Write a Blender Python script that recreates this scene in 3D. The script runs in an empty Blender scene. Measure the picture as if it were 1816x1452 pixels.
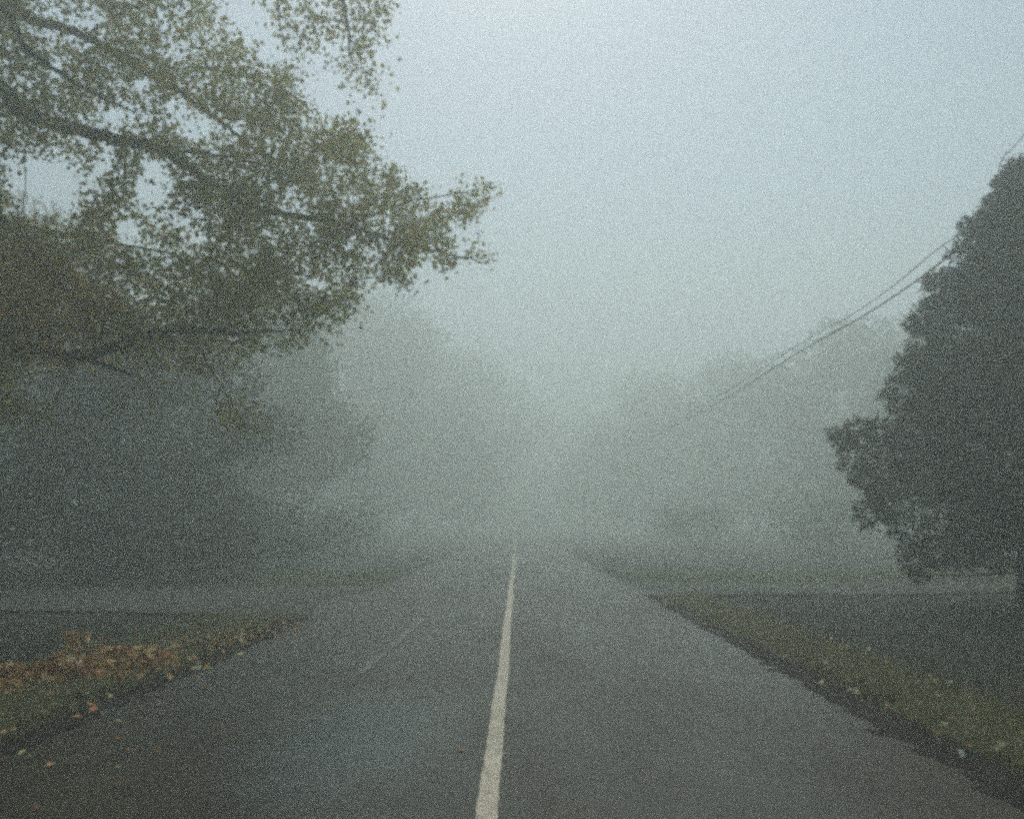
import bpy, math, random
import numpy as np
from mathutils import Vector, Matrix

random.seed(7)
RNG = np.random.default_rng(11)
S = bpy.context.scene
COL = S.collection

# ------------------------------------------------------------------ camera
W, H = 1816.0, 1452.0
F = 1400.0                       # focal length in photograph pixels
EYE = 1.5
VPX, VPY = 918.0, 930.0
PITCH = math.atan((VPY - H / 2) / F)
YAW = math.atan((VPX - W / 2) / F * math.cos(PITCH))
cam_d = bpy.data.cameras.new('camera')
cam_d.sensor_width = 36.0
cam_d.lens = 36.0 * F / W
cam_d.clip_end = 2000.0
cam = bpy.data.objects.new('camera', cam_d)
COL.objects.link(cam)
cam.location = (0, 0, EYE)
cam.rotation_euler = (math.pi / 2 + PITCH, 0, YAW)
S.camera = cam
ROT = cam.rotation_euler.to_matrix()


def P(px, py, y):
    """world point seen at photo pixel (px,py) at depth y along the road"""
    d = ROT @ Vector(((px - W / 2) / F, -(py - H / 2) / F, -1.0))
    t = y / d.y
    return np.array([d.x * t, y, EYE + d.z * t])


def G(px, py, z=0.0):
    d = ROT @ Vector(((px - W / 2) / F, -(py - H / 2) / F, -1.0))
    t = (z - EYE) / d.z
    return np.array([d.x * t, d.y * t, z])


# ------------------------------------------------------------------ materials
def mat(name):
    m = bpy.data.materials.new(name)
    m.use_nodes = True
    nt = m.node_tree
    return m, nt, nt.nodes, nt.links, nt.nodes['Principled BSDF']


def ramp(nodes, stops):
    r = nodes.new('ShaderNodeValToRGB')
    e = r.color_ramp.elements
    while len(e) < len(stops):
        e.new(0.5)
    for k, (p, c) in enumerate(stops):
        e[k].position = p
        e[k].color = (*c, 1)
    return r


def noise(nodes, links, scale, detail=5, rough=0.6, stretch=None):
    n = nodes.new('ShaderNodeTexNoise')
    n.inputs['Scale'].default_value = scale
    n.inputs['Detail'].default_value = detail
    n.inputs['Roughness'].default_value = rough
    tc = nodes.new('ShaderNodeTexCoord')
    if stretch:
        mp = nodes.new('ShaderNodeMapping')
        mp.inputs['Scale'].default_value = stretch
        links.new(tc.outputs['Object'], mp.inputs['Vector'])
        links.new(mp.outputs['Vector'], n.inputs['Vector'])
    else:
        links.new(tc.outputs['Object'], n.inputs['Vector'])
    return n


def mixc(nodes, links, fac, a, b, mode='MIX'):
    m = nodes.new('ShaderNodeMix')
    m.data_type = 'RGBA'
    m.blend_type = mode
    for sock, v in ((m.inputs['Factor'], fac), (m.inputs['A'], a), (m.inputs['B'], b)):
        pass
    ins = {i.identifier: i for i in m.inputs}
    for key, v in (('Factor_Float', fac), ('A_Color', a), ('B_Color', b)):
        s = ins[key]
        if hasattr(v, 'is_output'):
            links.new(v, s)
        elif isinstance(v, (int, float)):
            s.default_value = v
        else:
            s.default_value = (*v, 1)
    return [o for o in m.outputs if o.identifier == 'Result_Color'][0]


def bump(nodes, links, bsdf, height, strength, dist=0.02):
    b = nodes.new('ShaderNodeBump')
    b.inputs['Strength'].default_value = strength
    b.inputs['Distance'].default_value = dist
    links.new(height, b.inputs['Height'])
    links.new(b.outputs['Normal'], bsdf.inputs['Normal'])


def make_leaf_mat(name, trans=0.35):
    """leaf colour comes from a per-leaf colour attribute (natural hue spread)"""
    m, nt, N, L, b = mat(name)
    a = N.new('ShaderNodeAttribute')
    a.attribute_name = 'leaf_tint'
    b.inputs['Roughness'].default_value = 0.6
    b.inputs['Specular IOR Level'].default_value = 0.25
    L.new(a.outputs['Color'], b.inputs['Base Color'])
    t = N.new('ShaderNodeBsdfTranslucent')
    L.new(a.outputs['Color'], t.inputs['Color'])
    mx = N.new('ShaderNodeMixShader')
    mx.inputs['Fac'].default_value = trans
    L.new(b.outputs[0], mx.inputs[1])
    L.new(t.outputs[0], mx.inputs[2])
    L.new(mx.outputs[0], N['Material Output'].inputs['Surface'])
    return m


M_leaf = make_leaf_mat('leaf', 0.6)
M_needle = make_leaf_mat('needle', 0.15)
M_dead = make_leaf_mat('fallen_leaf', 0.1)
M_grassblade = make_leaf_mat('grass_blade', 0.3)

M_bark, nt, N, L, b = mat('bark')
n1 = noise(N, L, 9, 8, 0.7, (1, 1, 0.25))
r1 = ramp(N, [(0.3, (0.018, 0.015, 0.012)), (0.7, (0.060, 0.052, 0.043))])
L.new(n1.outputs['Fac'], r1.inputs['Fac'])
L.new(r1.outputs['Color'], b.inputs['Base Color'])
b.inputs['Roughness'].default_value = 0.9
bump(N, L, b, n1.outputs['Fac'], 0.8, 0.03)

M_road, nt, N, L, b = mat('asphalt')
n1 = noise(N, L, 0.45, 5, 0.65, (1, 0.35, 1))
n2 = noise(N, L, 140, 3, 0.8)
n3 = noise(N, L, 2.2, 6, 0.7, (1, 0.6, 1))
r1 = ramp(N, [(0.34, (0.014, 0.012, 0.006)), (0.50, (0.026, 0.024, 0.012)), (0.68, (0.046, 0.042, 0.026))])
L.new(n1.outputs['Fac'], r1.inputs['Fac'])
r2 = ramp(N, [(0.25, (0.55, 0.55, 0.55)), (0.75, (1.5, 1.48, 1.4))])
L.new(n2.outputs['Fac'], r2.inputs['Fac'])
c = mixc(N, L, 0.85, r1.outputs['Color'], r2.outputs['Color'], 'MULTIPLY')
r3 = ramp(N, [(0.35, (0.62, 0.66, 0.60)), (0.5, (0.95, 0.93, 0.86)), (0.68, (1.3, 1.22, 1.05))])
L.new(n3.outputs['Fac'], r3.inputs['Fac'])
c = mixc(N, L, 1.0, c, r3.outputs['Color'], 'MULTIPLY')
tcd = N.new('ShaderNodeTexCoord')
mpd = N.new('ShaderNodeMapping')
mpd.inputs['Location'].default_value = (1.16 / 0.62, -5.9 / 1.5, 0)
mpd.inputs['Scale'].default_value = (1 / 0.62, 1 / 1.5, 0)
L.new(tcd.outputs['Object'], mpd.inputs['Vector'])
ln = N.new('ShaderNodeVectorMath')
ln.operation = 'LENGTH'
L.new(mpd.outputs['Vector'], ln.inputs[0])
nd_ = noise(N, L, 1.7, 4, 0.6)
ad = N.new('ShaderNodeMath')
ad.operation = 'MULTIPLY_ADD'
ad.inputs[1].default_value = 1.6
L.new(nd_.outputs['Fac'], ad.inputs[0])
L.new(ln.outputs['Value'], ad.inputs[2])
rd = ramp(N, [(0.62, (1, 1, 1)), (0.95, (0, 0, 0))])
dv = N.new('ShaderNodeMath')
dv.operation = 'DIVIDE'
dv.inputs[1].default_value = 2.2
L.new(ad.outputs[0], dv.inputs[0])
L.new(dv.outputs[0], rd.inputs['Fac'])
L.new(mixc(N, L, rd.outputs['Color'], c, (0.024, 0.030, 0.030)), b.inputs['Base Color'])
r4 = ramp(N, [(0.3, (0.24,) * 3), (0.62, (0.55,) * 3)])
L.new(n1.outputs['Fac'], r4.inputs['Fac'])
L.new(mixc(N, L, rd.outputs['Color'], r4.outputs['Color'], (0.17, 0.17, 0.17)), b.inputs['Roughness'])
b.inputs['Specular IOR Level'].default_value = 0.4
bump(N, L, b, n2.outputs['Fac'], 0.3, 0.003)

M_paint, nt, N, L, b = mat('road_paint')
n1 = noise(N, L, 34, 6, 0.75)
n2 = noise(N, L, 3.0, 4, 0.6)
r1 = ramp(N, [(0.36, (0.12, 0.10, 0.075)), (0.46, (0.74, 0.64, 0.49)), (0.75, (0.88, 0.78, 0.61))])
L.new(n1.outputs['Fac'], r1.inputs['Fac'])
r2 = ramp(N, [(0.3, (0.8, 0.8, 0.8)), (0.7, (1, 1, 1))])
L.new(n2.outputs['Fac'], r2.inputs['Fac'])
L.new(mixc(N, L, 1.0, r1.outputs['Color'], r2.outputs['Color'], 'MULTIPLY'), b.inputs['Base Color'])
b.inputs['Roughness'].default_value = 0.6

M_wornpaint, nt, N, L, b = mat('worn_road_paint')
n1 = noise(N, L, 26, 6, 0.75)
r1 = ramp(N, [(0.40, (0.05, 0.05, 0.045)), (0.60, (0.30, 0.30, 0.27))])
L.new(n1.outputs['Fac'], r1.inputs['Fac'])
L.new(r1.outputs['Color'], b.inputs['Base Color'])
b.inputs['Roughness'].default_value = 0.6


def soil_mat(name, cols, scale):
    m, nt, N, L, b = mat(name)
    n1 = noise(N, L, scale, 7, 0.7)
    n2 = noise(N, L, scale * 16, 5, 0.75)
    r1 = ramp(N, [(0.3, cols[0]), (0.5, cols[1]), (0.7, cols[2])])
    L.new(n1.outputs['Fac'], r1.inputs['Fac'])
    r2 = ramp(N, [(0.3, (0.55, 0.55, 0.55)), (0.7, (1.4, 1.4, 1.4))])
    L.new(n2.outputs['Fac'], r2.inputs['Fac'])
    L.new(mixc(N, L, 0.9, r1.outputs['Color'], r2.outputs['Color'], 'MULTIPLY'), b.inputs['Base Color'])
    b.inputs['Roughness'].default_value = 0.95
    bump(N, L, b, n2.outputs['Fac'], 0.8, 0.03)
    return m


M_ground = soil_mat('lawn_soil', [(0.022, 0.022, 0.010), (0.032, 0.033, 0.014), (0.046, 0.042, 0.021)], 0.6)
M_verge = soil_mat('verge_turf', [(0.090, 0.070, 0.036), (0.105, 0.105, 0.046), (0.140, 0.130, 0.062)], 1.6)
M_edge = soil_mat('edge_dirt', [(0.018, 0.015, 0.011), (0.028, 0.022, 0.015), (0.042, 0.032, 0.021)], 2.5)
M_lane = soil_mat('old_asphalt', [(0.058, 0.060, 0.042), (0.074, 0.076, 0.055), (0.095, 0.094, 0.070)], 0.9)

M_wire, nt, N, L, b = mat('cable_sheath')
b.inputs['Base Color'].default_value = (0.02, 0.021, 0.02, 1)
b.inputs['Roughness'].default_value = 0.6
M_pole, nt, N, L, b = mat('weathered_wood')
n1 = noise(N, L, 12, 6, 0.7, (1, 1, 0.1))
r1 = ramp(N, [(0.3, (0.05, 0.043, 0.035)), (0.7, (0.10, 0.09, 0.075))])
L.new(n1.outputs['Fac'], r1.inputs['Fac'])
L.new(r1.outputs['Color'], b.inputs['Base Color'])
b.inputs['Roughness'].default_value = 0.9


# ------------------------------------------------------------------ object helpers
def link(o, parent=None):
    COL.objects.link(o)
    if parent is not None:
        o.parent = parent
    return o


def thing(name, label, cat, loc=(0, 0, 0), rz=0.0, group=None):
    o = bpy.data.objects.new(name, None)
    o.empty_display_size = 0.3
    o.location = loc
    o.rotation_euler = (0, 0, rz)
    tag(o, label, cat, group)
    return link(o)


def tag(o, label=None, cat=None, group=None, kind=None):
    if label:
        o['label'] = label
    if cat:
        o['category'] = cat
    if group:
        o['group'] = group
    if kind:
        o['kind'] = kind
    return o


def mesh_np(name, verts, faces, material, parent=None, tint=None, smooth=False):
    """verts (n,3); faces (m,k) constant k, or list of arrays of differing k"""
    me = bpy.data.meshes.new(name)
    verts = np.asarray(verts, dtype=np.float32)
    fl = faces if isinstance(faces, list) else [faces]
    fl = [np.asarray(f, dtype=np.int32) for f in fl if len(f)]
    loops = np.concatenate([f.ravel() for f in fl])
    sizes = np.concatenate([np.full(len(f), f.shape[1], dtype=np.int32) for f in fl])
    starts = np.concatenate([[0], np.cumsum(sizes)[:-1]]).astype(np.int32)
    me.vertices.add(len(verts))
    me.vertices.foreach_set('co', verts.ravel())
    me.loops.add(len(loops))
    me.loops.foreach_set('vertex_index', loops)
    me.polygons.add(len(sizes))
    me.polygons.foreach_set('loop_start', starts)
    if tint is not None:
        a = me.attributes.new('leaf_tint', 'FLOAT_COLOR', 'POINT')
        rgba = np.ones((len(verts), 4), dtype=np.float32)
        rgba[:, :3] = tint
        a.data.foreach_set('color', rgba.ravel())
    me.update(calc_edges=True)
    me.validate()
    if smooth:
        me.polygons.foreach_set('use_smooth', np.ones(len(me.polygons), dtype=bool))
    me.materials.append(material)
    return link(bpy.data.objects.new(name, me), parent)


def unit(v):
    v = np.asarray(v, float)
    return v / (np.linalg.norm(v, axis=-1, keepdims=True) + 1e-9)


def rand_rot(n, rng, flat=0.0):
    """random rotation matrices; flat 1 keeps the leaf plane near horizontal"""
    z = unit(rng.normal(size=(n, 3)) * (1 - flat) + np.array([0, 0, 1.0]) * flat * 2)
    a = unit(rng.normal(size=(n, 3)))
    x = unit(np.cross(a, z))
    y = np.cross(z, x)
    return np.stack([x, y, z], axis=2)


MAPLE_V = np.array([(0, -.1, 0), (.26, -.02, .05), (.52, .22, .1), (.24, .34, .03), (.34, .66, .08), (.1, .58, .0), (0, 1, -.06),
                    (-.1, .58, .0), (-.34, .66, .08), (-.24, .34, .03), (-.52, .22, .1), (-.26, -.02, .05), (0, .3, -.04)]) * 0.85
MAPLE_F = np.array([(12, k, (k + 1) % 12) for k in range(12)])
OVAL_V = np.array([(0, 0, 0), (.28, .3, .06), (.22, .7, .04), (0, 1, -.08), (-.22, .7, .04), (-.28, .3, .06)])
OVAL_F = np.array([(0, 1, 2, 3), (0, 3, 4, 5)])
NEEDLE_V = np.array([(-.05, 0, 0), (.05, 0, 0), (.11, .5, .04), (0, 1, -.05), (-.11, .5, -.02)])
NEEDLE_F = np.array([(0, 1, 2), (0, 2, 4), (4, 2, 3)])
BLADE_V = np.array([(-.035, 0, 0), (.035, 0, 0), (.022, .08, .55), (-.022, .08, .55), (0, .3, 1.0)])
BLADE_F = [np.array([(0, 1, 2, 3)]), np.array([(3, 2, 4)])]


def scatter(name, tv, tf, pos, rots, scale, tint, material, parent=None):
    n, k = len(pos), len(tv)
    v = np.einsum('nij,kj->nki', rots, tv) * np.asarray(scale).reshape(-1, 1, 1) + pos[:, None, :]
    fl = tf if isinstance(tf, list) else [tf]
    faces = [(f[None, :, :] + (np.arange(n) * k)[:, None, None]).reshape(-1, f.shape[1]) for f in fl]
    return mesh_np(name, v.reshape(-1, 3), faces, material, parent, np.repeat(tint, k, axis=0))


def tints(n, rng, palette, weights, jitter=0.22):
    p = np.asarray(palette)
    idx = rng.choice(len(p), size=n, p=np.asarray(weights) / np.sum(weights))
    return np.clip(p[idx] * (1 + rng.normal(size=(n, 1)) * jitter) * (1 + rng.normal(size=(n, 3)) * 0.06), 0.004, 0.8)


class Tubes:
    """tapered tubes collected into one mesh"""
    def __init__(self):
        self.v, self.f, self.n = [], [], 0

    def add(self, pts, rad, sides=6):
        pts = np.asarray(pts, float)
        m = len(pts)
        rad = np.broadcast_to(np.asarray(rad, float), (m,))
        t = unit(np.gradient(pts, axis=0))
        ref = np.array([0.31, 0.22, 0.92])
        u = unit(np.cross(t, ref))
        w = np.cross(t, u)
        a = np.linspace(0, 2 * math.pi, sides, endpoint=False)
        ring = pts[:, None, :] + rad[:, None, None] * (np.cos(a)[None, :, None] * u[:, None, :] + np.sin(a)[None, :, None] * w[:, None, :])
        self.v.append(ring.reshape(-1, 3))
        i = np.arange(m - 1)[:, None] * sides
        j = np.arange(sides)[None, :]
        j2 = (j + 1) % sides
        q = np.stack([i + j, i + j2, i + sides + j2, i + sides + j], axis=2).reshape(-1, 4) + self.n
        self.f.append(q)
        self.n += m * sides

    def build(self, name, material, parent=None):
        return mesh_np(name, np.concatenate(self.v), np.concatenate(self.f), material, parent, smooth=True)


def smooth_path(ctrl, n):
    """Catmull-Rom through control points"""
    c = np.asarray(ctrl, float)
    c = np.vstack([2 * c[0] - c[1], c, 2 * c[-1] - c[-2]])
    out = []
    segs = len(c) - 3
    for s in np.linspace(0, segs - 1e-6, n):
        i = int(s)
        t = s - i
        p0, p1, p2, p3 = c[i:i + 4]
        out.append(0.5 * (2 * p1 + (p2 - p0) * t + (2 * p0 - 5 * p1 + 4 * p2 - p3) * t * t + (3 * p1 - p0 - 3 * p2 + p3) * t ** 3))
    return np.array(out)


# ------------------------------------------------------------------ setting: ground, roads, verges
def hnoise(x, y, s=1.0):
    return (np.sin(x * 1.7 * s + 3.1 * np.sin(y * 0.43 * s)) * np.cos(y * 1.3 * s + 1.1) + 0.5 * np.sin(x * 4.1 * s + y * 3.3 * s)) / 1.5


def sheet(name, outline_fn, xs, ys, zfn, material):
    X, Y = np.meshgrid(xs, ys)
    Xr, Yr = outline_fn(X, Y)
    Z = zfn(Xr, Yr)
    v = np.stack([Xr, Yr, Z], axis=2).reshape(-1, 3)
    ny, nx = X.shape
    i = np.arange(ny - 1)[:, None] * nx
    j = np.arange(nx - 1)[None, :]
    q = np.stack([i + j, i + j + 1, i + nx + j + 1, i + nx + j], axis=2).reshape(-1, 4)
    o = mesh_np(name, v, q, material, smooth=True)
    o['kind'] = 'structure'
    return o


ident = lambda x, y: (x, y)
_kn = np.random.default_rng(3).normal(size=4096)
def rough(y, seed=0.0):
    out = 0.0
    for f, a in ((0.7, 1.0), (1.9, 0.6), (4.7, 0.4), (9.0, 0.3)):
        q = (y + 40) * f + seed * 57.3
        i = np.floor(q).astype(int)
        u = q - i
        u = u * u * (3 - 2 * u)
        out = out + a * (_kn[i % 4096] * (1 - u) + _kn[(i + 1) % 4096] * u)
    return out
# one ground sheet to the horizon, a little lower than the road and rising into the banks
def ground_z(x, y):
    far = np.clip((np.abs(x) - 8) / 14, 0, 1)
    return -0.05 + 0.35 * far ** 1.5 + 0.03 * hnoise(x, y, 0.5) * np.clip((np.abs(x) - 4) / 3, 0, 1)


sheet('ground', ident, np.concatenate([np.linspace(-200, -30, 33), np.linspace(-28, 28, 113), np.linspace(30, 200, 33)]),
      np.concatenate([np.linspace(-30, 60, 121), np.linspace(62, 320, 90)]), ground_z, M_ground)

RL, RR = -3.32, 2.72          # road edges
road_y = np.concatenate([np.linspace(-20, 40, 481), np.linspace(41, 315, 110)])
t = np.linspace(0, 1, 25)
def road_outline(x, y):
    l = RL + 0.075 * rough(y, 1)
    l = l - 0.6 * np.exp(-((y - 16.2) / 1.8) ** 2)
    r = RR + 0.045 * rough(y, 2) + 0.5 * np.exp(-((y - 17.2) / 2.2) ** 2)
    return l + (r - l) * x, y
sheet('road', road_outline, t, road_y, lambda x, y: 0.012 * (1 - ((x + 0.4) / 3.2) ** 2) + 0.0 * y, M_road)

# side road joining at the crossing, a few metres wide, flaring towards the main road
def lane_left(x, y):
    X = -60 + (RL + 0.25 + 60) * x
    k = np.exp(-(np.abs(X - RL)) / 1.6)
    lo, hi = 14.3 - 1.3 * k, 19.3 + 1.6 * k
    return X, lo + (hi - lo) * y + 0.05 * np.sin(X * 3.0) * (y - 0.5)
lane_zl = lambda x, y: ground_z(x, y) * np.clip((RL - x) / 3, 0, 1) + 0.055 * np.clip((RL - x) / 3, 0, 1) - 0.008
sheet('side_road', lane_left, np.linspace(0, 1, 90), np.linspace(0, 1, 8), lane_zl, M_lane)
def lane_right(x, y):
    X = RR - 0.25 + 57 * x
    k = np.exp(-(np.abs(X - RR)) / 1.6)
    lo, hi = 17.9 - 1.2 * k, 21.2 + 1.6 * k
    return X, lo + (hi - lo) * y + 0.05 * np.sin(X * 3.0) * (y - 0.5)
lane_zr = lambda x, y: ground_z(x, y) * np.clip((x - RR) / 3, 0, 1) + 0.055 * np.clip((x - RR) / 3, 0, 1) - 0.008
sheet('side_road', lane_right, np.linspace(0, 1, 90), np.linspace(0, 1, 8), lane_zr, M_lane)

# dirt edges and grass verges along the road
def strip(name, x0, x1, y0, y1, material, z0, z1, wob=0.08, hump=0.05, ph=0.0, nx=9, taper=0.0):
    ys = np.linspace(y0, y1, int((y1 - y0) * 12) + 2)
    def of(x, y):
        l = x0 + wob * rough(y, ph + 3)
        r = x1 + wob * 1.2 * rough(y, ph + 4)
        return l + (r - l) * x, y
    def zf(x, y):
        s = np.clip((x - x0) / (x1 - x0), 0, 1)
        return z0 + (z1 - z0) * s + hump * np.sin(math.pi * s) + 0.012 * hnoise(x * 5, y * 5)
    return sheet(name, of, np.linspace(0, 1, nx), ys, zf, material)


strip('dirt_edge', RR - 0.06, RR + 0.42, -6, 17.4, M_edge, -0.004, 0.012, 0.05, 0.012)
strip('verge', RR + 0.34, 3.95, -6, 17.2, M_verge, 0.012, -0.012, 0.10, 0.07, 3.0)
strip('dirt_edge', RL - 0.5, RL + 0.06, -6, 13.2, M_edge, 0.012, -0.004, 0.07, 0.012, 6.0)
strip('verge', -5.1, RL - 0.36, -6, 13.2, M_verge, -0.012, 0.012, 0.10, 0.06, 8.0)

# ------------------------------------------------------------------ painted lines
def stripe(name, pts, width, material, z=0.017, wob=0.006):
    pts = np.asarray(pts, float)
    t = unit(np.gradient(pts, axis=0))
    nrm = np.stack([t[:, 1], -t[:, 0]], axis=1)
    wl = width / 2 + RNG.normal(size=len(pts)) * wob
    wr = width / 2 + RNG.normal(size=len(pts)) * wob
    a = pts - nrm * wl[:, None]
    b = pts + nrm * wr[:, None]
    zz = 0.012 * (1 - ((pts[:, 0] + 0.4) / 3.2) ** 2) + 0.007
    v = np.concatenate([np.column_stack([a, zz]), np.column_stack([b, zz])])
    n = len(pts)
    i = np.arange(n - 1)
    q = np.stack([i, i + n, i + n + 1, i + 1], axis=1)
    o = mesh_np(name, v, q, material)
    o['kind'] = 'structure'
    return o


ly = np.concatenate([np.linspace(-4, 14, 150), np.linspace(14.2, 200, 260)])
lx = -0.155 + 0.005 * np.sin(ly * 0.9) + 0.003 * np.sin(ly * 2.3 + 1)
stripe('road_centre_line', np.column_stack([lx, ly]), 0.112, M_paint, wob=0.0022)
a, b2 = G(640, 1197)[:2], G(752, 1098)[:2]
stripe('worn_road_marking', a + (b2 - a) * np.linspace(0, 1, 30)[:, None], 0.08, M_wornpaint, wob=0.01)

# ------------------------------------------------------------------ grass and fallen leaves (uncountable)
GRASS_PAL = [(0.240, 0.245, 0.110), (0.320, 0.295, 0.150), (0.340, 0.280, 0.160), (0.160, 0.175, 0.075)]


def blades(name, n, xr, yr, zfun, hgt, pal, wts, rng, ypow=1.6):
    x = rng.uniform(*xr, n)
    y = yr[0] + (yr[1] - yr[0]) * rng.uniform(0, 1, n) ** ypow
    pos = np.column_stack([x, y, zfun(x, y)])
    a = rng.uniform(0, 2 * math.pi, n)
    lean = rng.normal(size=n) * 0.35
    c, s = np.cos(a), np.sin(a)
    R = np.zeros((n, 3, 3))
    R[:, 0, 0], R[:, 1, 0] = c, s
    R[:, 0, 1], R[:, 1, 1] = -s, c
    R[:, 0, 2], R[:, 1, 2], R[:, 2, 2] = -s * lean, c * lean, 1
    o = scatter(name, BLADE_V, BLADE_F, pos, R, hgt * rng.uniform(0.5, 1.4, n), tints(n, rng, pal, wts), M_grassblade)
    o['kind'] = 'stuff'
    return o


blades('grass', 26000, (RR + 0.25, 4.0), (1.5, 17), lambda x, y: 0.02 + 0.05 * np.sin(np.clip((x - 3.06) / 0.9, 0, 1) * math.pi), 0.075, GRASS_PAL, [4, 3, 2, 2], RNG)
blades('grass', 26000, (-5.2, RL - 0.15), (1.5, 13.1), lambda x, y: 0.02 + 0.04 * np.sin(np.clip((x + 5.1) / 1.2, 0, 1) * math.pi), 0.08, GRASS_PAL, [4, 3, 3, 3], RNG)
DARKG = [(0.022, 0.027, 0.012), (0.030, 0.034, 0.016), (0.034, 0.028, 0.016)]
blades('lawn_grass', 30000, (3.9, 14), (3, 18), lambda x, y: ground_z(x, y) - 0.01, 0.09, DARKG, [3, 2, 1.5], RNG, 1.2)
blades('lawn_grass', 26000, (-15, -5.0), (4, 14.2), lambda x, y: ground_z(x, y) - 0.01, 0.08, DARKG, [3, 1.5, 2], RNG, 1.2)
BANK = [(0.21, 0.25, 0.09), (0.29, 0.28, 0.12), (0.17, 0.21, 0.07), (0.30, 0.25, 0.12)]
blades('bank_grass', 26000, (-26, -3.7), (19.6, 26), lambda x, y: ground_z(x, y) - 0.01, 0.16, BANK, [4, 2, 1, 4], RNG, 1.2)
blades('bank_grass', 22000, (2.9, 24), (21.3, 27), lambda x, y: ground_z(x, y) - 0.01, 0.14, BANK, [4, 3, 1, 3], RNG, 1.2)

DEAD_PAL = [(0.74, 0.410, 0.170), (0.58, 0.285, 0.110), (0.80, 0.56, 0.27), (0.32, 0.155, 0.070), (0.74, 0.62, 0.33)]


def litter(name, pos, size, pal, wts, rng, flat=0.55):
    n = len(pos)
    o = scatter(name, MAPLE_V, MAPLE_F, pos, rand_rot(n, rng, flat), size * rng.uniform(0.65, 1.3, n), tints(n, rng, pal, wts, 0.3), M_dead)
    o['kind'] = 'stuff'
    return o


# windrow of brown leaves on the left verge, following the photographed ridge
pa, pb, pc = G(-220, 1272)[:2], G(255, 1178)[:2], G(500, 1118)[:2]
n = 4200
s = RNG.uniform(0, 1, n) ** 0.9
mid = pa + (pb - pa) * s[:, None]
wdt = 0.27 + 0.06 * np.sin(s * 23) + 0.05 * np.sin(s * 51)
off = RNG.normal(size=n) * wdt
hh = (0.16 + 0.06 * np.sin(s * 31 + 1) + 0.04 * np.sin(s * 67)) * np.exp(-(off / 0.32) ** 2)
pos = np.column_stack([mid[:, 0] + off, mid[:, 1] + RNG.normal(size=n) * 0.05, 0.015 + hh * RNG.uniform(0.25, 1, n)])
litter('leaf_windrow', pos, 0.10, DEAD_PAL, [4, 4, 2, 2, 1], RNG, 0.42)
# thin continuation beyond the ridge
n = 260
s = RNG.uniform(0, 1, n) ** 1.4
mid = pb + (pc - pb) * s[:, None]
pos = np.column_stack([mid[:, 0] + RNG.normal(size=n) * 0.28, mid[:, 1] + RNG.normal(size=n) * 0.25, 0.05 + RNG.uniform(0, 0.05, n)])
litter('fallen_leaves', pos, 0.08, DEAD_PAL, [3, 4, 1, 5, 1], RNG)
# scattered over the left grass
n = 620
x = RNG.uniform(-6.5, RL + 0.15, n)
y = 2.5 + 9.5 * RNG.uniform(0, 1, n) ** 1.3
litter('fallen_leaves', np.column_stack([x, y, 0.055 + RNG.uniform(0, .05, n)]), 0.07,
       DEAD_PAL + [(0.30, 0.32, 0.14)], [3, 3, 2, 4, 2, 2], RNG)
# pale leaves on the right verge and along the road edge
n = 520
x = np.where(RNG.uniform(size=n) < 0.72, RNG.uniform(RR + 0.35, 4.0, n), RNG.normal(RR + 0.18, 0.12, n))
y = 2.6 + 13 * RNG.uniform(0, 1, n) ** 1.2
PALE = [(0.55, 0.48, 0.29), (0.40, 0.28, 0.14), (0.24, 0.15, 0.08), (0.75, 0.70, 0.55)]
litter('fallen_leaves', np.column_stack([x, y, np.where(x > RR + 0.35, 0.075, 0.03) + RNG.uniform(0, .04, n)]), 0.062, PALE, [3, 4, 5, 0.8], RNG)
# a few on the asphalt
n = 90
x = np.where(RNG.uniform(size=n) < 0.75, RL + np.abs(RNG.normal(0, 0.5, n)), RNG.uniform(RL, RR, n))
y = 2.6 + 10 * RNG.uniform(0, 1, n)
litter('fallen_leaves', np.column_stack([x, y, 0.02 + RNG.uniform(0, .01, n)]), 0.05, DEAD_PAL, [2, 3, 1, 5, 1], RNG, 0.9)

# brown seedling standing in the windrow
q = G(135, 1195)
t0 = thing('seedling', 'small brown-leaved seedling standing up out of the ridge of fallen leaves', 'plant', (q[0], q[1], 0))
tb = Tubes()
for k in range(7):
    e = np.array([RNG.normal() * 0.10, RNG.normal() * 0.08, RNG.uniform(0.28, 0.42)])
    tb.add([(0, 0, 0), e * 0.5 + RNG.normal(size=3) * 0.01, e], [0.008, 0.005, 0.003], 5)
tb.build('stem', M_bark, t0)
n = 110
lp = np.column_stack([RNG.normal(size=n) * 0.085, RNG.normal(size=n) * 0.07, RNG.uniform(0.12, 0.42, n)])
scatter('foliage', MAPLE_V, MAPLE_F, lp, rand_rot(n, RNG, 0.1), 0.075 * RNG.uniform(0.7, 1.2, n), tints(n, RNG, DEAD_PAL, [4, 3, 2, 2, 1]), M_dead, t0)


# ------------------------------------------------------------------ the near maple: skeleton grown to sprays
def inpoly(x, y, poly):
    p = np.asarray(poly, float)
    c = np.zeros(len(x), bool)
    j = len(p) - 1
    for i in range(len(p)):
        xi, yi = p[i]
        xj, yj = p[j]
        hit = ((yi > y) != (yj > y)) & (x < (xj - xi) * (y - yi) / (yj - yi + 1e-12) + xi)
        c ^= hit
        j = i
    return c


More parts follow.
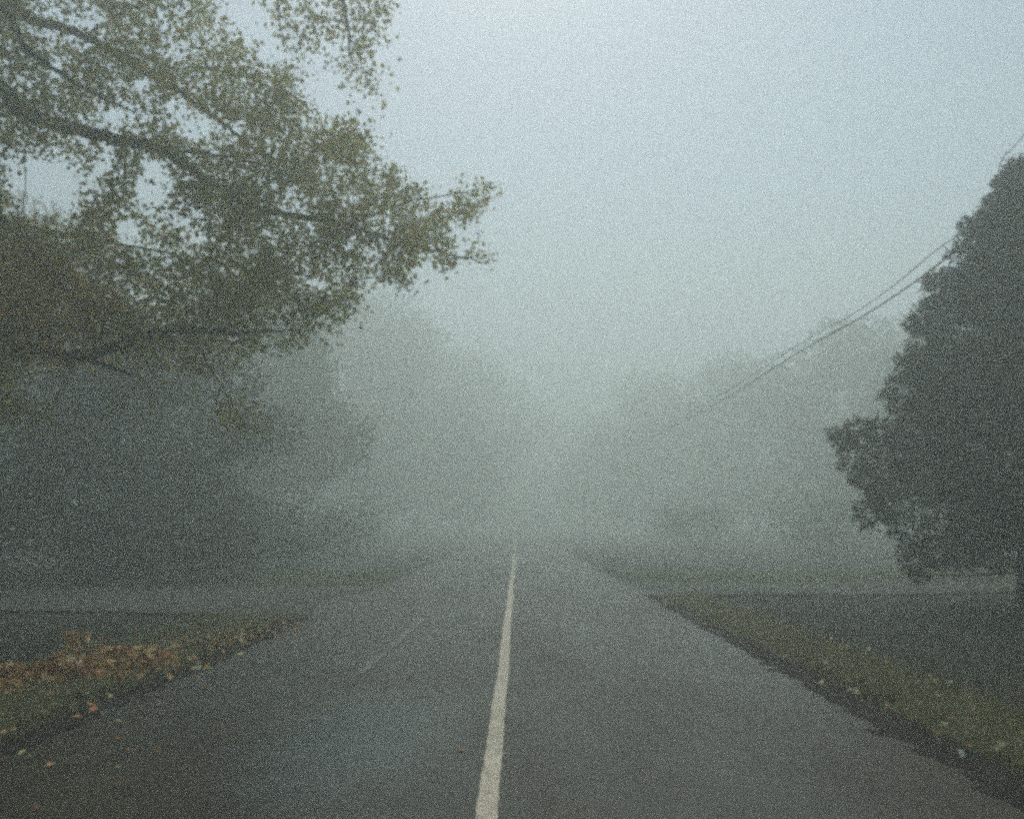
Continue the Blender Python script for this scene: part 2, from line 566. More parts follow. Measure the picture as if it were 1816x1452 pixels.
KM = 1.3                               # metres per nominal depth unit for the maple
TB = np.array([-11.4, 12.5, -0.05])      # foot of the trunk, left of the frame
maple = thing('maple_tree', 'large maple with olive and yellow leaves reaching long limbs over the left of the road', 'tree', TB)
rel = lambda pts: np.asarray(pts, float) - TB
trunk_top = np.array([-11.1, 12.6, 10.5])
tt = Tubes()
tp = smooth_path([TB, TB + (0.05, 0, 1.2), TB + (0.0, 0.05, 3.0), TB + (0.12, 0.05, 5.5), trunk_top, trunk_top + (0.2, .3, 3.0)], 24)
tr = np.interp(np.linspace(0, 1, 24), [0, .06, .2, .6, 1], [.55, .42, .36, .25, .08])
tt.add(tp - TB, tr, 14)
tt.build('trunk', M_bark, maple)

def PM(px, py, d):
    return P(px, py, d * KM)


def trunk_at(z):
    z = EYE + (z - EYE) * KM
    i = np.argmin(np.abs(tp[:, 2] - z))
    return tp[i]

# main limbs: trunk point, then photo pixels with depths
LIMBS = [
    (2.9, [(0, 622, 8.9), (130, 632, 8.7), (240, 602, 8.6), (330, 585, 8.6), (430, 590, 8.8), (520, 585, 9.0)], .062, .012),
    (4.3, [(-60, 165, 8.6), (40, 200, 8.6), (110, 222, 8.6), (200, 246, 8.7), (285, 266, 8.8), (380, 328, 9.0), (470, 372, 9.2), (600, 395, 9.5), (700, 428, 9.8), (790, 450, 10.0), (870, 468, 10.1)], .074, .006),
    (5.6, [(-40, 20, 9.4), (60, 38, 9.5), (140, 60, 9.6), (230, 112, 9.7), (300, 152, 9.8), (370, 200, 9.9), (450, 262, 10.1), (560, 320, 10.4), (680, 330, 10.8)], .055, .006),
    (5.0, [(-40, 40, 8.0), (50, 92, 8.1), (110, 132, 8.2), (165, 165, 8.3), (240, 200, 8.4)], .034, .010),
    (6.6, [(100, -120, 9.0), (300, -180, 9.2), (480, -140, 9.4), (580, -60, 9.5), (615, 40, 9.5), (620, 110, 9.5)], .07, .006),
    (3.5, [(-60, 370, 8.2), (10, 405, 8.2), (70, 462, 8.2), (130, 520, 8.3), (210, 560, 8.4)], .045, .01),
    (3.8, [(-200, 330, 10.8), (0, 390, 11.2), (200, 430, 11.6), (400, 470, 11.8), (560, 510, 12.0)], .035, .010),
    (3.2, [(-200, 480, 10.6), (0, 520, 10.9), (180, 480, 11.2), (330, 450, 11.4)], .06, .01),
]
nodes, nrad = [], []
limb_paths = []
for z0, pix, r0, r1 in LIMBS:
    r0, r1 = r0 * KM, r1 * KM
    ctrl = [trunk_at(z0)] + [PM(*q) for q in pix]
    path = smooth_path(ctrl, 10 * len(ctrl))
    path[3:-1] += RNG.normal(size=path[3:-1].shape) * 0.012
    rr = np.interp(np.linspace(0, 1, len(path)), [0, .35, 1], [r0 * 1.25, r0, r1])
    lt = Tubes()
    lt.add(rel(path), rr, 9)
    limb_paths.append((lt, path))
    for p, r in zip(path[8:], rr[8:]):
        nodes.append(p)
        nrad.append(r)

# offshoots seen in the photograph (fork up, fork right, hanging twigs)
OFF = [
    ([(150, 62, 9.6), (205, 30, 9.6), (270, -10, 9.6)], .022, .006),
    ([(285, 266, 8.8), (345, 270, 8.9), (420, 282, 9.0), (500, 300, 9.2)], .03, .006),
    ([(42, 202, 8.6), (44, 300, 8.6), (42, 395, 8.5)], .010, .003),
    ([(200, 248, 8.7), (212, 285, 8.7), (224, 305, 8.7)], .010, .003),
    ([(130, 632, 8.7), (190, 648, 8.7), (250, 672, 8.8), (290, 730, 8.8)], .035, .004),
    ([(330, 588, 8.6), (365, 640, 8.6), (400, 695, 8.6), (440, 765, 8.6)], .014, .004),
    ([(135, 640, 8.7), (108, 690, 8.6), (100, 720, 8.6)], .007, .003),
    ([(620, 400, 9.6), (720, 360, 9.8), (800, 345, 9.9), (865, 332, 10.0)], .014, .004),
    ([(640, 412, 9.6), (560, 440, 9.5), (480, 500, 9.4), (400, 560, 9.3)], .02, .004),
    ([(480, -140, 9.4), (490, -20, 9.4), (500, 60, 9.4), (520, 100, 9.4)], .016, .003),
    ([(600, 20, 9.5), (640, 110, 9.5), (660, 168, 9.5)], .008, .003),
    ([(300, 152, 9.8), (360, 120, 9.9), (430, 130, 10.), (500, 150, 10.1)], .016, .004),
    ([(680, 330, 10.8), (700, 300, 10.8), (720, 296, 10.8)], .008, .003),
    ([(330, 640, 8.7), (320, 660, 8.7), (340, 640, 8.7)], .006, .003),
    ([(620, 498, 10.2), (690, 490, 10.2), (720, 500, 10.2)], .008, .003),
]
tw = Tubes()
spray_targets = []
for pix, r0, r1 in OFF:
    r0, r1 = r0 * KM, r1 * KM
    path = smooth_path([PM(*q) for q in pix], 12)
    path[1:-1] += RNG.normal(size=path[1:-1].shape) * 0.01
    rr = np.linspace(r0, r1, 12)
    tw.add(rel(path), rr, 6)
    nodes += list(path)
    nrad += list(rr)

OUT = [(-330, -220), (345, -220), (368, 5), (380, 40), (425, 62), (440, 118), (500, 130), (540, 165), (522, 245), (590, 222), (655, 236), (668, 305), (722, 312),
       (748, 372), (800, 358), (852, 322), (876, 352), (828, 396), (792, 412), (850, 440), (890, 470), (830, 470), (788, 478), (720, 470), (690, 500), (635, 486), (622, 545), (575, 588),
       (520, 606), (455, 606), (425, 655), (340, 648), (285, 660), (270, 735), (205, 690), (120, 680), (60, 760), (-40, 760), (-330, 700)]
EXTRA = [   # separate hanging sprays: polygon, number, leaf spread
    ([(462, -60), (560, -60), (565, 60), (540, 150), (505, 120), (480, 60)], 14),
    ([(590, -80), (700, -70), (690, 60), (655, 120), (640, 165), (600, 150), (612, 60)], 20),
    ([(655, 150), (690, 150), (685, 185), (660, 182)], 3),
    ([(395, 690), (425, 690), (455, 760), (430, 775)], 6),
    ([(702, 492), (740, 500), (725, 525)], 2),
    ([(545, 20), (600, 0), (600, 60), (560, 70)], 5),
]
HOLES = [((100, 335), (52, 55)), ((55, 330), (48, 55)), ((272, 330), (34, 52)), ((228, 415), (26, 34)), ((205, 205), (16, 22)), ((312, 197), (22, 18)),
         ((350, 232), (34, 26)), ((146, 45), (32, 14)), ((96, 50), (22, 16)), ((190, 285), (20, 30)), ((500, 590), (22, 12)), ((250, 150), (16, 14)),
         ((100, 120), (14, 26)), ((60, 205), (22, 10)), ((560, 505), (18, 14)), ((480, 95), (30, 22)), ((180, 680), (60, 30)), ((90, 690), (40, 30)),
         ((330, 690), (40, 30)), ((420, 230), (12, 12)), ((360, 425), (26, 10)), ((140, 245), (36, 9))]


def sample_poly(poly, n, rng):
    p = np.asarray(poly, float)
    lo, hi = p.min(0), p.max(0)
    out = np.zeros((0, 2))
    while len(out) < n:
        c = rng.uniform(lo, hi, (n * 3, 2))
        out = np.vstack([out, c[inpoly(c[:, 0], c[:, 1], poly)]])
    return out[:n]


def hole_ok(px, grow=1.0):
    ok = np.ones(len(px), bool)
    for (cx, cy), (rx, ry) in HOLES:
        ok &= ((px[:, 0] - cx) / (rx * grow)) ** 2 + ((px[:, 1] - cy) / (ry * grow)) ** 2 > 1
    return ok


tg = sample_poly(OUT, 3100, RNG)
tg = tg[hole_ok(tg, 1.25)]
# thin the top-left where limbs show through
keep = np.ones(len(tg), bool)
thin = (tg[:, 1] < 260) & (tg[:, 0] < 420)
keep[thin] = RNG.uniform(size=thin.sum()) < 0.62
low = tg[:, 1] > 615
keep[low] = RNG.uniform(size=low.sum()) < 0.5
tg = tg[keep]
dep = np.clip(8.9 + 0.0014 * np.clip(tg[:, 0], 0, 900) + RNG.normal(size=len(tg)) * 0.75, 7.6, 12.2)
T3 = [PM(a, b_, c_) for (a, b_), c_ in zip(tg, dep)]
for poly, n in EXTRA:
    for a, b_ in sample_poly(poly, n, RNG):
        T3.append(PM(a, b_, (8.6 if b_ > 600 else 9.5) + RNG.normal() * 0.2))
T3 = np.array(T3)
# grow: nearest first
nd = np.array(nodes)
dmin = np.sqrt(((T3[:, None, :] - nd[None]) ** 2).sum(2)).min(1)
order = np.argsort(dmin)
leaf_pos, leaf_dir = [], []
nodes = list(nodes)
for k in order:
    T = T3[k]
    arr = np.array(nodes)
    dd = arr - T
    # prefer joining from the trunk side / from a thicker node
    d2 = (dd ** 2).sum(1) + 0.25 * np.clip(dd[:, 0], 0, 9) ** 2
    i = int(np.argmin(d2))
    A = arr[i]
    r0 = min(nrad[i] * 0.7, 0.013)
    r0 = max(r0, 0.0035)
    L_ = np.linalg.norm(T - A)
    m = A * 0.5 + T * 0.5 + np.array([0, 0, 0.06 * L_]) + RNG.normal(size=3) * 0.05 * L_
    path = smooth_path([A, m, T], 6)
    tw.add(rel(path), np.linspace(r0, 0.0025, 6), 4)
    for p, r in zip(path[[2, 5]], (r0 * .8, 0.0025)):
        nodes.append(p)
        nrad.append(r)
    # leaves round the end of the twig
    nl = int(RNG.integers(28, 44) * (1.0 if T[0] < -1.6 else 0.7))
    ax = unit(T - A + RNG.normal(size=3) * 0.1)
    tip = 1.0 if T[0] < -2.4 else 0.72
    u = (RNG.uniform(-0.42, 0.19, nl)[:, None] * ax + RNG.normal(size=(nl, 3)) * np.array([0.145, 0.17, 0.12])) * tip
    leaf_pos.append(T + u)
leaf_pos = np.concatenate(leaf_pos)
# keep sky gaps open: drop leaves that land in them (as seen from the road)
R3 = np.array(ROT)
loc = (leaf_pos - np.array([0, 0, EYE])) @ R3
pxy = np.column_stack([W / 2 + F * loc[:, 0] / -loc[:, 2], H / 2 - F * loc[:, 1] / -loc[:, 2]])
ok = hole_ok(pxy, 0.8) | (RNG.uniform(size=len(pxy)) < 0.2)
leaf_pos, pxy = leaf_pos[ok], pxy[ok]
n = len(leaf_pos)
LEAFP = [(0.330, 0.315, 0.085), (0.260, 0.280, 0.075), (0.400, 0.350, 0.100), (0.35, 0.250, 0.090), (0.54, 0.41, 0.12)]
col = tints(n, RNG, LEAFP, [4, 4, 3, 2, 0.6], 0.25)
# a few boughs have turned yellow
for (cx, cy), rr_ in (((60, 500), 60), ((150, 525), 55), ((45, 590), 65), ((30, 460), 45), ((165, 500), 35)):
    c0 = PM(cx, cy, 8.1)
    near = (np.linalg.norm((leaf_pos - c0) * np.array([1, .6, 1]), axis=1) < rr_ / F * 12.0) & (RNG.uniform(size=n) < 0.8)
    col[near] = tints(near.sum(), RNG, [(0.72, 0.46, 0.10), (0.62, 0.40, 0.09), (0.45, 0.31, 0.08)], [2, 3, 3])
Rm = rand_rot(n, RNG, 0.15)
scatter('crown', MAPLE_V, MAPLE_F, rel(leaf_pos), Rm, 0.090 * RNG.uniform(0.5, 1.35, n), col, M_leaf, maple)
tw.build('twigs', M_bark, maple)
for lt, path in limb_paths:
    lt.build('limb', M_bark, maple)
# the upper crown, above the frame
n = 5000
cpos = np.column_stack([RNG.uniform(-20, 1.5, n), RNG.uniform(0, 22, n), RNG.uniform(8.5, 15, n)])
e_ = ((cpos - np.array([-10.5, 10.5, 9.2])) / np.array([9.5, 10.5, 5.6])) ** 2
lump = 0.16 * hnoise(cpos[:, 0], cpos[:, 1] + cpos[:, 2], 0.8)
cpos = cpos[(e_.sum(1) < 1 + lump) & (cpos[:, 0] < -2.2 + lump * 5)]
ll = (cpos - np.array([0, 0, EYE])) @ R3
vy = H / 2 - F * ll[:, 1] / np.maximum(-ll[:, 2], 0.5)
cpos = cpos[(vy < -120) | (ll[:, 2] > -1)]
n = len(cpos)
scatter('upper_crown', OVAL_V, OVAL_F, rel(cpos), rand_rot(n, RNG, 0.2), 0.24 * RNG.uniform(0.7, 1.3, n), tints(n, RNG, LEAFP, [4, 4, 3, 2, 0.6]), M_leaf, maple)

# ------------------------------------------------------------------ the dark evergreen on the right
EB = np.array([9.75, 14.6, 0.15])
ever = thing('evergreen_tree', 'dense dark evergreen with shaggy drooping boughs beside the grey side road', 'tree', EB)
PROF = [(1060, .9), (1035, 2.2), (1000, 2.5), (960, 2.55), (945, 2.7), (930, 3.35), (905, 3.5), (875, 3.2), (850, 3.5), (800, 3.8), (765, 4.15), (745, 3.5), (728, 2.65), (700, 2.75), (680, 2.9), (640, 2.7), (600, 2.5), (560, 2.35),
        (520, 2.1), (480, 1.95), (440, 1.5), (400, 1.4), (350, 1.05), (310, .75), (280, .42), (240, .2)]
pz = np.array([EYE + (VPY - y_) / F * 14.6 for y_, _ in PROF])
pr = np.array([r_ for _, r_ in PROF])
prof = lambda z: np.interp(z, pz, pr)
tt = Tubes()
tt.add(smooth_path([(0, 0, -.1), (.03, 0, 1.5), (-.02, .02, 5), (.0, 0, 7.9)], 16), np.interp(np.linspace(0, 1, 16), [0, .1, 1], [.30, .22, .02]), 10)
tt.build('trunk', M_bark, ever)
t2 = Tubes()
for (x0, y0, x1, y1, z1, r_) in ((-.65, -.5, -1.0, -.7, 2.6, .13), (-.75, -.2, -.55, -.2, 2.8, .17), (-.35, -.7, -.3, -.5, 2.9, .12)):
    t2 = Tubes()
    t2.add(smooth_path([(x0, y0, -.05), ((x0 + x1) / 2 + .06, (y0 + y1) / 2, z1 * .5), (x1, y1, z1)], 10), np.linspace(r_, r_ * .5, 10), 7)
    t2.build('stem', M_bark, ever)
bt = Tubes()
EVP = [(0.030, 0.030, 0.012), (0.042, 0.039, 0.016), (0.020, 0.021, 0.009), (0.052, 0.042, 0.018)]
# tufts that make the stepped outline: photo x, y, radius in pixels
TUFT = [(1784, 314, 13), (1754, 362, 15), (1717, 402, 16), (1708, 434, 13), (1654, 497, 16), (1648, 536, 9), (1618, 572, 13), (1574, 700, 14), (1582, 722, 10), (1830, 300, 34), (1815, 312, 26), (1786, 330, 25), (1768, 372, 32), (1730, 402, 26), (1742, 440, 38), (1702, 468, 34), (1672, 505, 34), (1655, 545, 24), (1650, 565, 36), (1642, 605, 34),
        (1632, 650, 40), (1610, 688, 38), (1628, 738, 40), (1562, 768, 32), (1524, 766, 30), (1498, 778, 24), (1479, 768, 12), (1516, 812, 32), (1532, 845, 28), (1562, 862, 42),
        (1548, 908, 34), (1582, 890, 42), (1613, 950, 34), (1626, 993, 30), (1628, 1020, 15), (1672, 975, 36), (1712, 982, 30), (1742, 950, 36), (1600, 800, 56), (1690, 900, 60),
        (1700, 780, 66), (1720, 650, 66), (1740, 540, 56), (1780, 450, 48), (1790, 600, 66), (1790, 750, 70), (1790, 880, 70), (1800, 985, 44), (1660, 840, 56), (1655, 720, 44)]
puffs = []
for px, py, rp in TUFT:
    y_ = 14.6 + RNG.uniform(-0.7, 0.3)
    puffs.append((P(px, py, y_) - EB, rp / F * y_))
for k in range(300):
    z = RNG.uniform(0.9, 8.2)
    az = RNG.uniform(0, 2 * math.pi)
    rp = RNG.uniform(0.28, 0.5) * (1 if z < 6.5 else 0.6)
    R_ = max(min(prof(z - rp), prof(z), prof(z + rp)) - rp - 0.08, 0.05) * math.sqrt(RNG.uniform(0.15, 1))
    if math.cos(az) > 0.3:
        R_ *= 1.15
    c = np.array([math.cos(az) * R_, math.sin(az) * R_, z])
    puffs.append((c, rp))
np_, nt_, tn_ = [], [], []
for k, (c, rad) in enumerate(puffs):
    A = np.array([0, 0, min(max(c[2] - 0.15, 0.6), 8.7)])
    if np.linalg.norm(c - A) > 0.3:
        bt.add(smooth_path([A, (A + c) / 2 + np.array([0, 0, -0.06]), c], 6), np.linspace(0.03, 0.008, 6), 5)
    nl = int((4200 if k < len(TUFT) else 2300) * rad ** 2) + 60
    d = unit(RNG.normal(size=(nl, 3)))
    q = rad * (0.25 + 0.75 * RNG.uniform(0, 1, nl) ** 0.45) * (1 + 0.09 * RNG.normal(size=nl))
    # shaggy: tufts break into smaller clusters
    kk = 14
    cl = unit(RNG.normal(size=(kk, 3)))
    near_ = cl[np.argmax(d @ cl.T, axis=1)]
    pos = c + (d * 0.62 + near_ * 0.38) * q[:, None] * np.array([1, 1, 0.9])
    np_.append(pos)
    nt_.append(unit(d + np.array([0, 0, -0.45]) + RNG.normal(size=(nl, 3)) * 0.5))
    tn_.append(np.full(nl, 1 + RNG.normal() * 0.16))
np_, nt_, tn_ = np.concatenate(np_), np.concatenate(nt_), np.concatenate(tn_)
n = len(np_)
xv = unit(np.cross(nt_, RNG.normal(size=(n, 3))))
Rm = np.stack([xv, nt_, np.cross(xv, nt_)], axis=2)
scatter('crown', NEEDLE_V, NEEDLE_F, np_, Rm, 0.10 * RNG.uniform(0.6, 1.5, n), tints(n, RNG, EVP, [3, 3, 3, 1.5]) * tn_[:, None], M_needle, ever)
bt.build('boughs', M_bark, ever)
# bare hanging twigs at the foot
for k in range(26):
    tb = Tubes()
    x0 = RNG.uniform(-2.1, -0.5)
    z0 = RNG.uniform(0.75, 1.3)
    e = np.array([x0 + RNG.normal() * .3, RNG.normal() * .6, RNG.uniform(0.1, 0.6)])
    a0 = np.array([x0, e[1] * .7, z0])
    tb.add(smooth_path([a0, (a0 + e) / 2 + RNG.normal(size=3) * .06, e], 6), np.linspace(.009, .003, 6), 4)
    tb.build('twig', M_bark, ever)


# ------------------------------------------------------------------ trees fading into the mist
def make_tree(name, h, w, rng, pal, wts, nleaf, lsize, lobes=26, bare=0.18, kind='round'):
    """prototype tree mesh pair (trunk, crown) with unit base at origin"""
    tb_ = Tubes()
    top = np.array([rng.normal() * .2, rng.normal() * .2, h * 0.86])
    tb_.add(smooth_path([(0, 0, -.3), (rng.normal() * .1, 0, h * .3), top], 12), np.interp(np.linspace(0, 1, 12), [0, .1, 1], [.030 * h, .022 * h, .004 * h]), 9)
    cs, rs = [], []
    for k in range(lobes):
        f = (k + rng.uniform()) / lobes
        z = h * (bare + (0.93 - bare) * f)
        if kind == 'round':
            env = w * math.sin(math.pi * min(0.12 + 0.84 * f, 1)) ** 0.6
        else:
            env = w * (1.02 - f) ** 0.75
        a = rng.uniform(0, 2 * math.pi)
        r = env * math.sqrt(rng.uniform(0.1, 0.8))
        c = np.array([r * math.cos(a), r * math.sin(a), z])
        cs.append(c)
        rs.append(w * rng.uniform(0.24, 0.42) * (1.0 if kind == 'round' else 1.1 - 0.6 * f))
        s0 = np.array([0, 0, max(z - r * 0.7 - .3, h * .12)])
        tb_.add(smooth_path([s0, (s0 + c) / 2 + np.array([0, 0, .2]), c], 6), np.linspace(.011 * h * (1.1 - f), .012, 6), 5)
    cs, rs = np.array(cs), np.array(rs)
    pick = rng.choice(lobes, size=nleaf, p=rs ** 2 / (rs ** 2).sum())
    dirs = unit(rng.normal(size=(nleaf, 3)))
    rad = rs[pick] * (0.35 + 0.65 * rng.uniform(0, 1, nleaf) ** 0.5) * (1 + 0.12 * rng.normal(size=nleaf))
    pos = cs[pick] + dirs * rad[:, None] * np.array([1, 1, 0.85])
    pos[:, 2] = np.maximum(pos[:, 2], 0.1)
    lobe_t = rng.normal(size=(lobes, 1)) * 0.16 + 1
    tint = tints(nleaf, rng, pal, wts, 0.2) * lobe_t[pick]
    return tb_, pos, tint, lsize * rng.uniform(0.6, 1.35, nleaf), rng


GREENS = [(0.058, 0.108, 0.028), (0.072, 0.122, 0.032), (0.086, 0.106, 0.034)]
OLIVE = [(0.060, 0.056, 0.024), (0.075, 0.062, 0.028), (0.045, 0.050, 0.022)]
DARKS = [(0.026, 0.034, 0.018), (0.034, 0.042, 0.020), (0.040, 0.040, 0.022)]
protos = {}


def tree(name, kind, label, x, y, h, w, rz, group):
    """kind -> shared unit-size meshes; each tree scales its own copies"""
    key = kind
    root = thing(name, label, 'tree', (x, y, float(ground_z(np.array(x), np.array(y)))), rz, group)
    if key not in protos:
        rng = np.random.default_rng(abs(sum(map(ord, key))))
        pal, shape = {'green': (GREENS, 'round'), 'olive': (OLIVE, 'round'), 'dark': (DARKS, 'round'), 'spire': (DARKS, 'cone'), 'leafy': (GREENS, 'round')}[key.split('_')[0]]
        bare = 0.06 if 'low' in key else 0.14
        tb_, pos, tint, sz, rng = make_tree(key, 10.0, 4.2, rng, pal, [3, 3, 2], 15000, 0.23, 34, bare, shape)
        tr_ = tb_.build('trunk', M_bark, root)
        cr_ = scatter('crown', OVAL_V, OVAL_F, pos, rand_rot(len(pos), rng, 0.2), sz, tint, M_leaf, root)
        protos[key] = (tr_, cr_)
    else:
        tr_, cr_ = (o.copy() for o in protos[key])
        link(tr_, root)
        link(cr_, root)
    for o in (tr_, cr_):
        o.scale = (w / 4.2, w / 4.2, h / 10.0)
    return root


GL, GR = 'trees lining the left of the misty road', 'trees lining the right of the misty road'
tree('roadside_tree', 'dark_low', 'dark bushy tree in deep shade at the far left, behind the side road', -14.6, 21.0, 8.2, 4.2, 0.3, GL)
tree('roadside_tree', 'olive_low', 'dull olive tree under the drooping maple limb, next to the darkest tree', -10.6, 23.5, 7.6, 3.6, 1.2, GL)
tree('roadside_tree', 'green_low', 'green bushy tree right of the hanging maple twig, low over the grassy bank', -14.3, 41.9, 14.6, 6.2, 2.2, GL)
tree('roadside_tree', 'olive', 'tall hazy tree rising beneath the outermost maple leaves, nearest of the pale left trees', -17.2, 80.9, 25.9, 10.2, 0.9, GL)
tree('roadside_tree', 'green', 'pale misty tree with rounded shoulder, middle of the left row', -13.0, 101.7, 28.6, 11.4, 3.0, GL)
tree('roadside_tree', 'olive', 'very faint tree leaning over the road at the left of the misty gap', -9.3, 131.6, 29.4, 13.0, 4.0, GL)
tree('roadside_tree', 'dark', 'tall dark-crowned tree behind the shaded left bushes', -27.1, 43.5, 19.4, 8.1, 5.0, GL)
tree('roadside_tree', 'dark', 'broad shadowy tree between the two rows of left bushes', -24.8, 65.4, 21.7, 9.4, 2.5, GL)

tree('roadside_tree', 'green', 'faintest right-hand tree closing the misty gap at the end of the road', 17.5, 143.2, 23.0, 10.7, 1.1, GR)
tree('roadside_tree', 'olive', 'rounded misty tree right of the gap, lower than its neighbour', 19.9, 108.5, 21.8, 9.6, 2.1, GR)
tree('roadside_tree', 'green', 'broad hazy tree below the start of the visible wires', 26.8, 90.1, 20.6, 10.2, 3.3, GR)
tree('roadside_tree', 'olive', 'misty tree between the wires and the evergreen', 29.2, 67.3, 18.7, 8.9, 0.4, GR)
tree('roadside_tree', 'green_low', 'greenish tree half hidden behind the dark evergreen', 30.2, 51.8, 14.2, 7.9, 4.4, GR)
tree('roadside_tree', 'dark', 'dark tree glimpsed beneath the lowest evergreen boughs', 27.0, 36.0, 13.0, 6.2, 5.4, GR)


# unseen foliage added on both sides of the viewpoint to shade the near mist
rngw = np.random.default_rng(5)
wp, wt, ws = [], [], []
for k in range(38):
    if k % 2:
        x, y = rngw.uniform(-26, -11), rngw.uniform(-12, 17)
        x = min(x, -19) if y > 2 else x
    else:
        x, y = rngw.uniform(11.5, 26), rngw.uniform(-12, 21)
        x = max(x, 13.5) if y > 7 else x
    _, pos, tint, sz, _ = make_tree('w', rngw.uniform(11, 15), rngw.uniform(4, 5.5), rngw, DARKS if k % 3 else OLIVE, [3, 3, 2], 4000, 0.5, 20)
    pos = pos + np.array([x, y, 0.2])
    q_ = (pos - np.array([0, 0, EYE])) @ R3
    sx, sy = q_[:, 0] / np.maximum(-q_[:, 2], .01), q_[:, 1] / np.maximum(-q_[:, 2], .01)
    vis = (q_[:, 2] < -0.3) & (np.abs(sx) < 1.03 * W / 2 / F) & (sy < 1.1 * H / 2 / F)
    if x > 0 and y > 7:
        vis &= sx < 0.985 * W / 2 / F
    wp.append(pos[~vis])
    wt.append(tint[~vis])
    ws.append(sz[~vis])
wp = np.concatenate(wp)
o = scatter('unseen_shade_foliage', OVAL_V, OVAL_F, wp, rand_rot(len(wp), rngw, .2), np.concatenate(ws), np.concatenate(wt), M_leaf)
o['kind'] = 'stuff'


# shrubs under the left trees and beyond the right lane
def shrub(label, x, y, w, h, pal, grp, rng, n=2600):
    root = thing('shrub', label, 'shrub', (x, y, float(ground_z(np.array(x), np.array(y)))), rng.uniform(0, 6), grp)
    tb_ = Tubes()
    cs = []
    for k in range(9):
        a = rng.uniform(0, 6.28)
        r = w * math.sqrt(rng.uniform(0, 0.6))
        c = np.array([r * math.cos(a), r * math.sin(a), h * rng.uniform(.35, .8)])
        cs.append(c)
        tb_.add(smooth_path([(c[0] * .15, c[1] * .15, -.05), c * .5, c], 6), np.linspace(.03, .01, 6), 5)
    cs = np.array(cs)
    pk = rng.integers(0, 9, n)
    pos = cs[pk] + rng.normal(size=(n, 3)) * np.array([w * .28, w * .28, h * .2])
    pos[:, 2] = np.abs(pos[:, 2]) + 0.03
    scatter('foliage', OVAL_V, OVAL_F, pos, rand_rot(n, rng, .2), 0.15 * rng.uniform(.6, 1.4, n), tints(n, rng, pal, [3, 3, 2]), M_leaf, root)
    tb_.build('stem', M_bark, root)


rs_ = np.random.default_rng(21)
GS, GT = 'shrubs along the foot of the left trees', 'shrubs beyond the right side road'
shrub('dark shrub at the left end of the shaded bank', -14.0, 19.9, 2.0, 2.6, DARKS, GS, rs_)
shrub('dark shrub below the drooping maple limb', -11.0, 20.6, 1.8, 2.2, DARKS, GS, rs_)
shrub('olive shrub where the grassy bank meets the side road', -8.6, 21.4, 1.6, 2.0, OLIVE, GS, rs_)
shrub('brighter green shrub closest to the junction mouth on the left', -8.3, 28.0, 1.8, 2.4, GREENS, GS, rs_)
shrub('low hazy shrub further up the left roadside', -8.6, 42.0, 2.2, 2.6, GREENS, GS, rs_)
shrub('green shrub beyond the side road, left of the dark evergreen', 14.5, 39.0, 3.0, 3.0, GREENS, GT, rs_)
shrub('green shrub beyond the side road, seen under the evergreen boughs', 20.0, 37.0, 3.2, 3.6, GREENS, GT, rs_)
shrub('pale low shrub nearest the road past the right junction corner', 11.0, 48.0, 2.6, 2.5, GREENS, GT, rs_)

# ------------------------------------------------------------------ wires and their pole
def wire(label, pts, rad):
    tb_ = Tubes()
    tb_.add(smooth_path(pts, 90), rad, 6)
    o = tb_.build('overhead_wire', M_wire)
    return tag(o, label, 'wire', 'overhead wires by the right trees')


XW = 7.2
def wz(px, py):
    y = XW * F / (px - VPX)
    return (XW, y, EYE + (VPY - py) / F * y)
wire('thick lower cable running down past the evergreen into the mist',
     [(XW, 2.0, 8.0), (XW, 6.0, 6.9), wz(1816, 347), wz(1690, 458), wz(1555, 550), wz(1430, 620), (XW, 32, 5.9), (XW, 60, 6.9), (XW, 88, 9.0)], 0.0165)
wire('thinner upper cable just above the thick one',
     [(XW + .05, 2.0, 8.4), (XW + .05, 6.0, 7.2), wz(1816, 336), wz(1690, 430), wz(1600, 502), wz(1520, 556), wz(1430, 606), (XW + .05, 32, 6.15), (XW + .05, 60, 7.1), (XW + .05, 88, 9.2)], 0.0095)
wire('faint top wire at the upper right edge, dropping behind the evergreen',
     [(XW + .1, 2.0, 9.2), (XW + .4, 7.0, 8.4), tuple(P(1816, 240, 12.6)), tuple(P(1784, 272, 13.1)), tuple(P(1772, 320, 14.0)), tuple(P(1800, 440, 16.6)), (13.2, 20.0, 5.4)], 0.008)
pole = thing('utility_pole', 'faint wooden utility pole in the mist carrying the overhead wires', 'pole', (XW + .18, 88.15, -0.05))
tb_ = Tubes()
tb_.add([(0, 0, -.3), (0, 0, 5), (0, 0, 9.6)], [.16, .14, .11], 12)
tb_.build('shaft', M_pole, pole)
ca = Tubes()
ca.add([(-1.1, -.14, 9.1), (1.1, -.14, 9.1)], [.06, .06], 4)
ca.build('crossarm', M_pole, pole)
for k in (-.95, -.35, .35, .95):
    ins = Tubes()
    ins.add([(k, -.14, 9.14), (k, -.14, 9.2), (k, -.14, 9.28)], [.02, .045, .03], 8)
    ins.build('insulator', M_wire, pole)

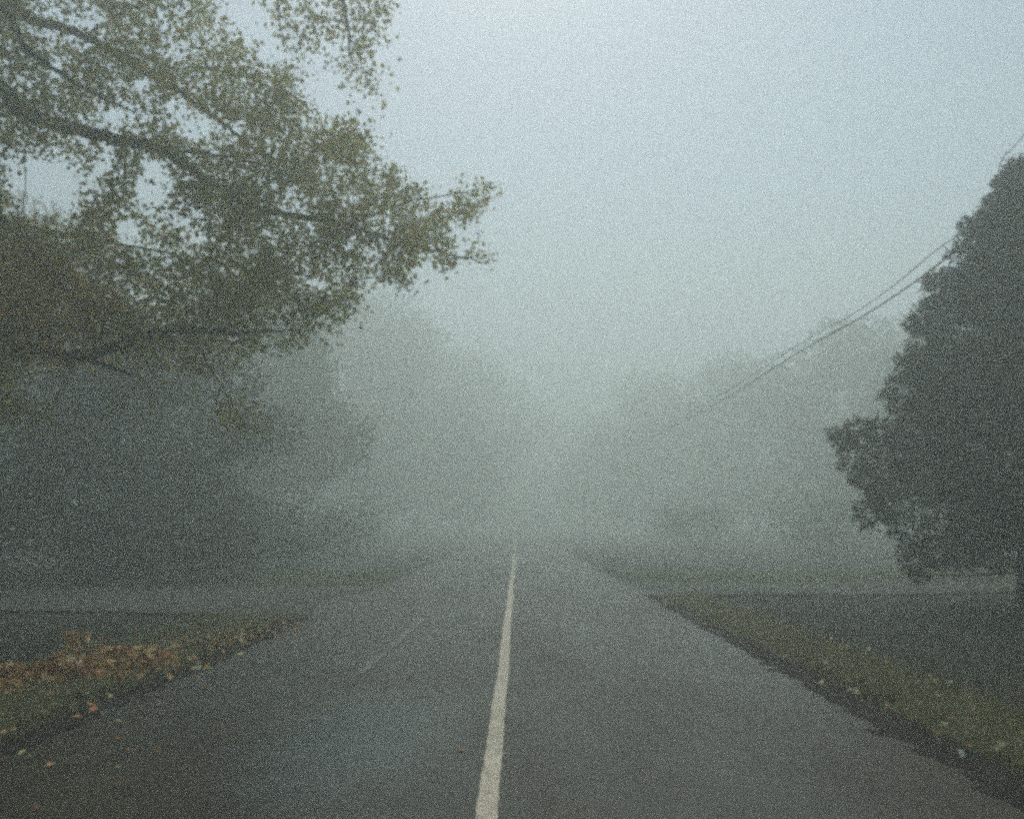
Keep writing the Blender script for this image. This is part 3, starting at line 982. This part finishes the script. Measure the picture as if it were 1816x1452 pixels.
# ------------------------------------------------------------------ mist
HZ_TOP = 33.0
hv = [(x, y, z) for z in (-1.2, HZ_TOP) for x, y in ((-210, -60), (210, -60), (210, 330), (-210, 330))]
hf = np.array([(0, 3, 2, 1), (4, 5, 6, 7), (0, 1, 5, 4), (1, 2, 6, 5), (2, 3, 7, 6), (3, 0, 4, 7)])
M_haze = bpy.data.materials.new('haze')
M_haze.use_nodes = True
hn = M_haze.node_tree.nodes
hn.clear()
out = hn.new('ShaderNodeOutputMaterial')
pv = hn.new('ShaderNodeVolumePrincipled')
pv.inputs['Color'].default_value = (0.905, 0.98, 0.945, 1)
pv.inputs['Density'].default_value = 0.0245
pv.inputs['Anisotropy'].default_value = 0.4
pv.inputs['Density Attribute'].default_value = ''
M_haze.node_tree.links.new(pv.outputs['Volume'], out.inputs['Volume'])
hz = mesh_np('haze', hv, hf, M_haze)
hz['kind'] = 'stuff'

# ------------------------------------------------------------------ light
EL, AZ = math.radians(52), math.radians(0)
world = bpy.data.worlds.new('World')
S.world = world
world.use_nodes = True
wn, wl = world.node_tree.nodes, world.node_tree.links
sky = wn.new('ShaderNodeTexSky')
sky.sky_type = 'NISHITA'
sky.sun_disc = False
sky.sun_elevation = EL
sky.sun_rotation = AZ
sky.dust_density = 1.0
sky.air_density = 1.0
hs = wn.new('ShaderNodeHueSaturation')
hs.inputs['Saturation'].default_value = 1.3
hs.inputs['Hue'].default_value = 0.499
wl.new(sky.outputs[0], hs.inputs['Color'])
wl.new(hs.outputs[0], wn['Background'].inputs['Color'])
wn['Background'].inputs['Strength'].default_value = 0.055
sd = bpy.data.lights.new('sun', 'SUN')
sd.energy = 1.5
sd.angle = math.radians(90)
sd.color = (1.0, 0.96, 0.80)
sun = bpy.data.objects.new('sun', sd)
COL.objects.link(sun)
dirv = Vector((math.sin(AZ) * math.cos(EL), math.cos(AZ) * math.cos(EL), math.sin(EL)))
sun.rotation_euler = dirv.to_track_quat('Z', 'Y').to_euler()

# ------------------------------------------------------------------ render settings
S.view_settings.view_transform = 'Standard'
S.view_settings.look = 'None'
S.view_settings.gamma = 1.0
S.view_settings.use_curve_mapping = False
S.view_settings.exposure = 1.02
cy = S.cycles
cy.use_denoising = False
cy.max_bounces = 10
cy.diffuse_bounces = 2
cy.glossy_bounces = 2
cy.transmission_bounces = 2
cy.volume_bounces = 6
cy.use_adaptive_sampling = True
cy.adaptive_threshold = 0.25
cy.adaptive_min_samples = 20
cy.pixel_filter_type = 'BLACKMAN_HARRIS'
cy.filter_width = 3.4
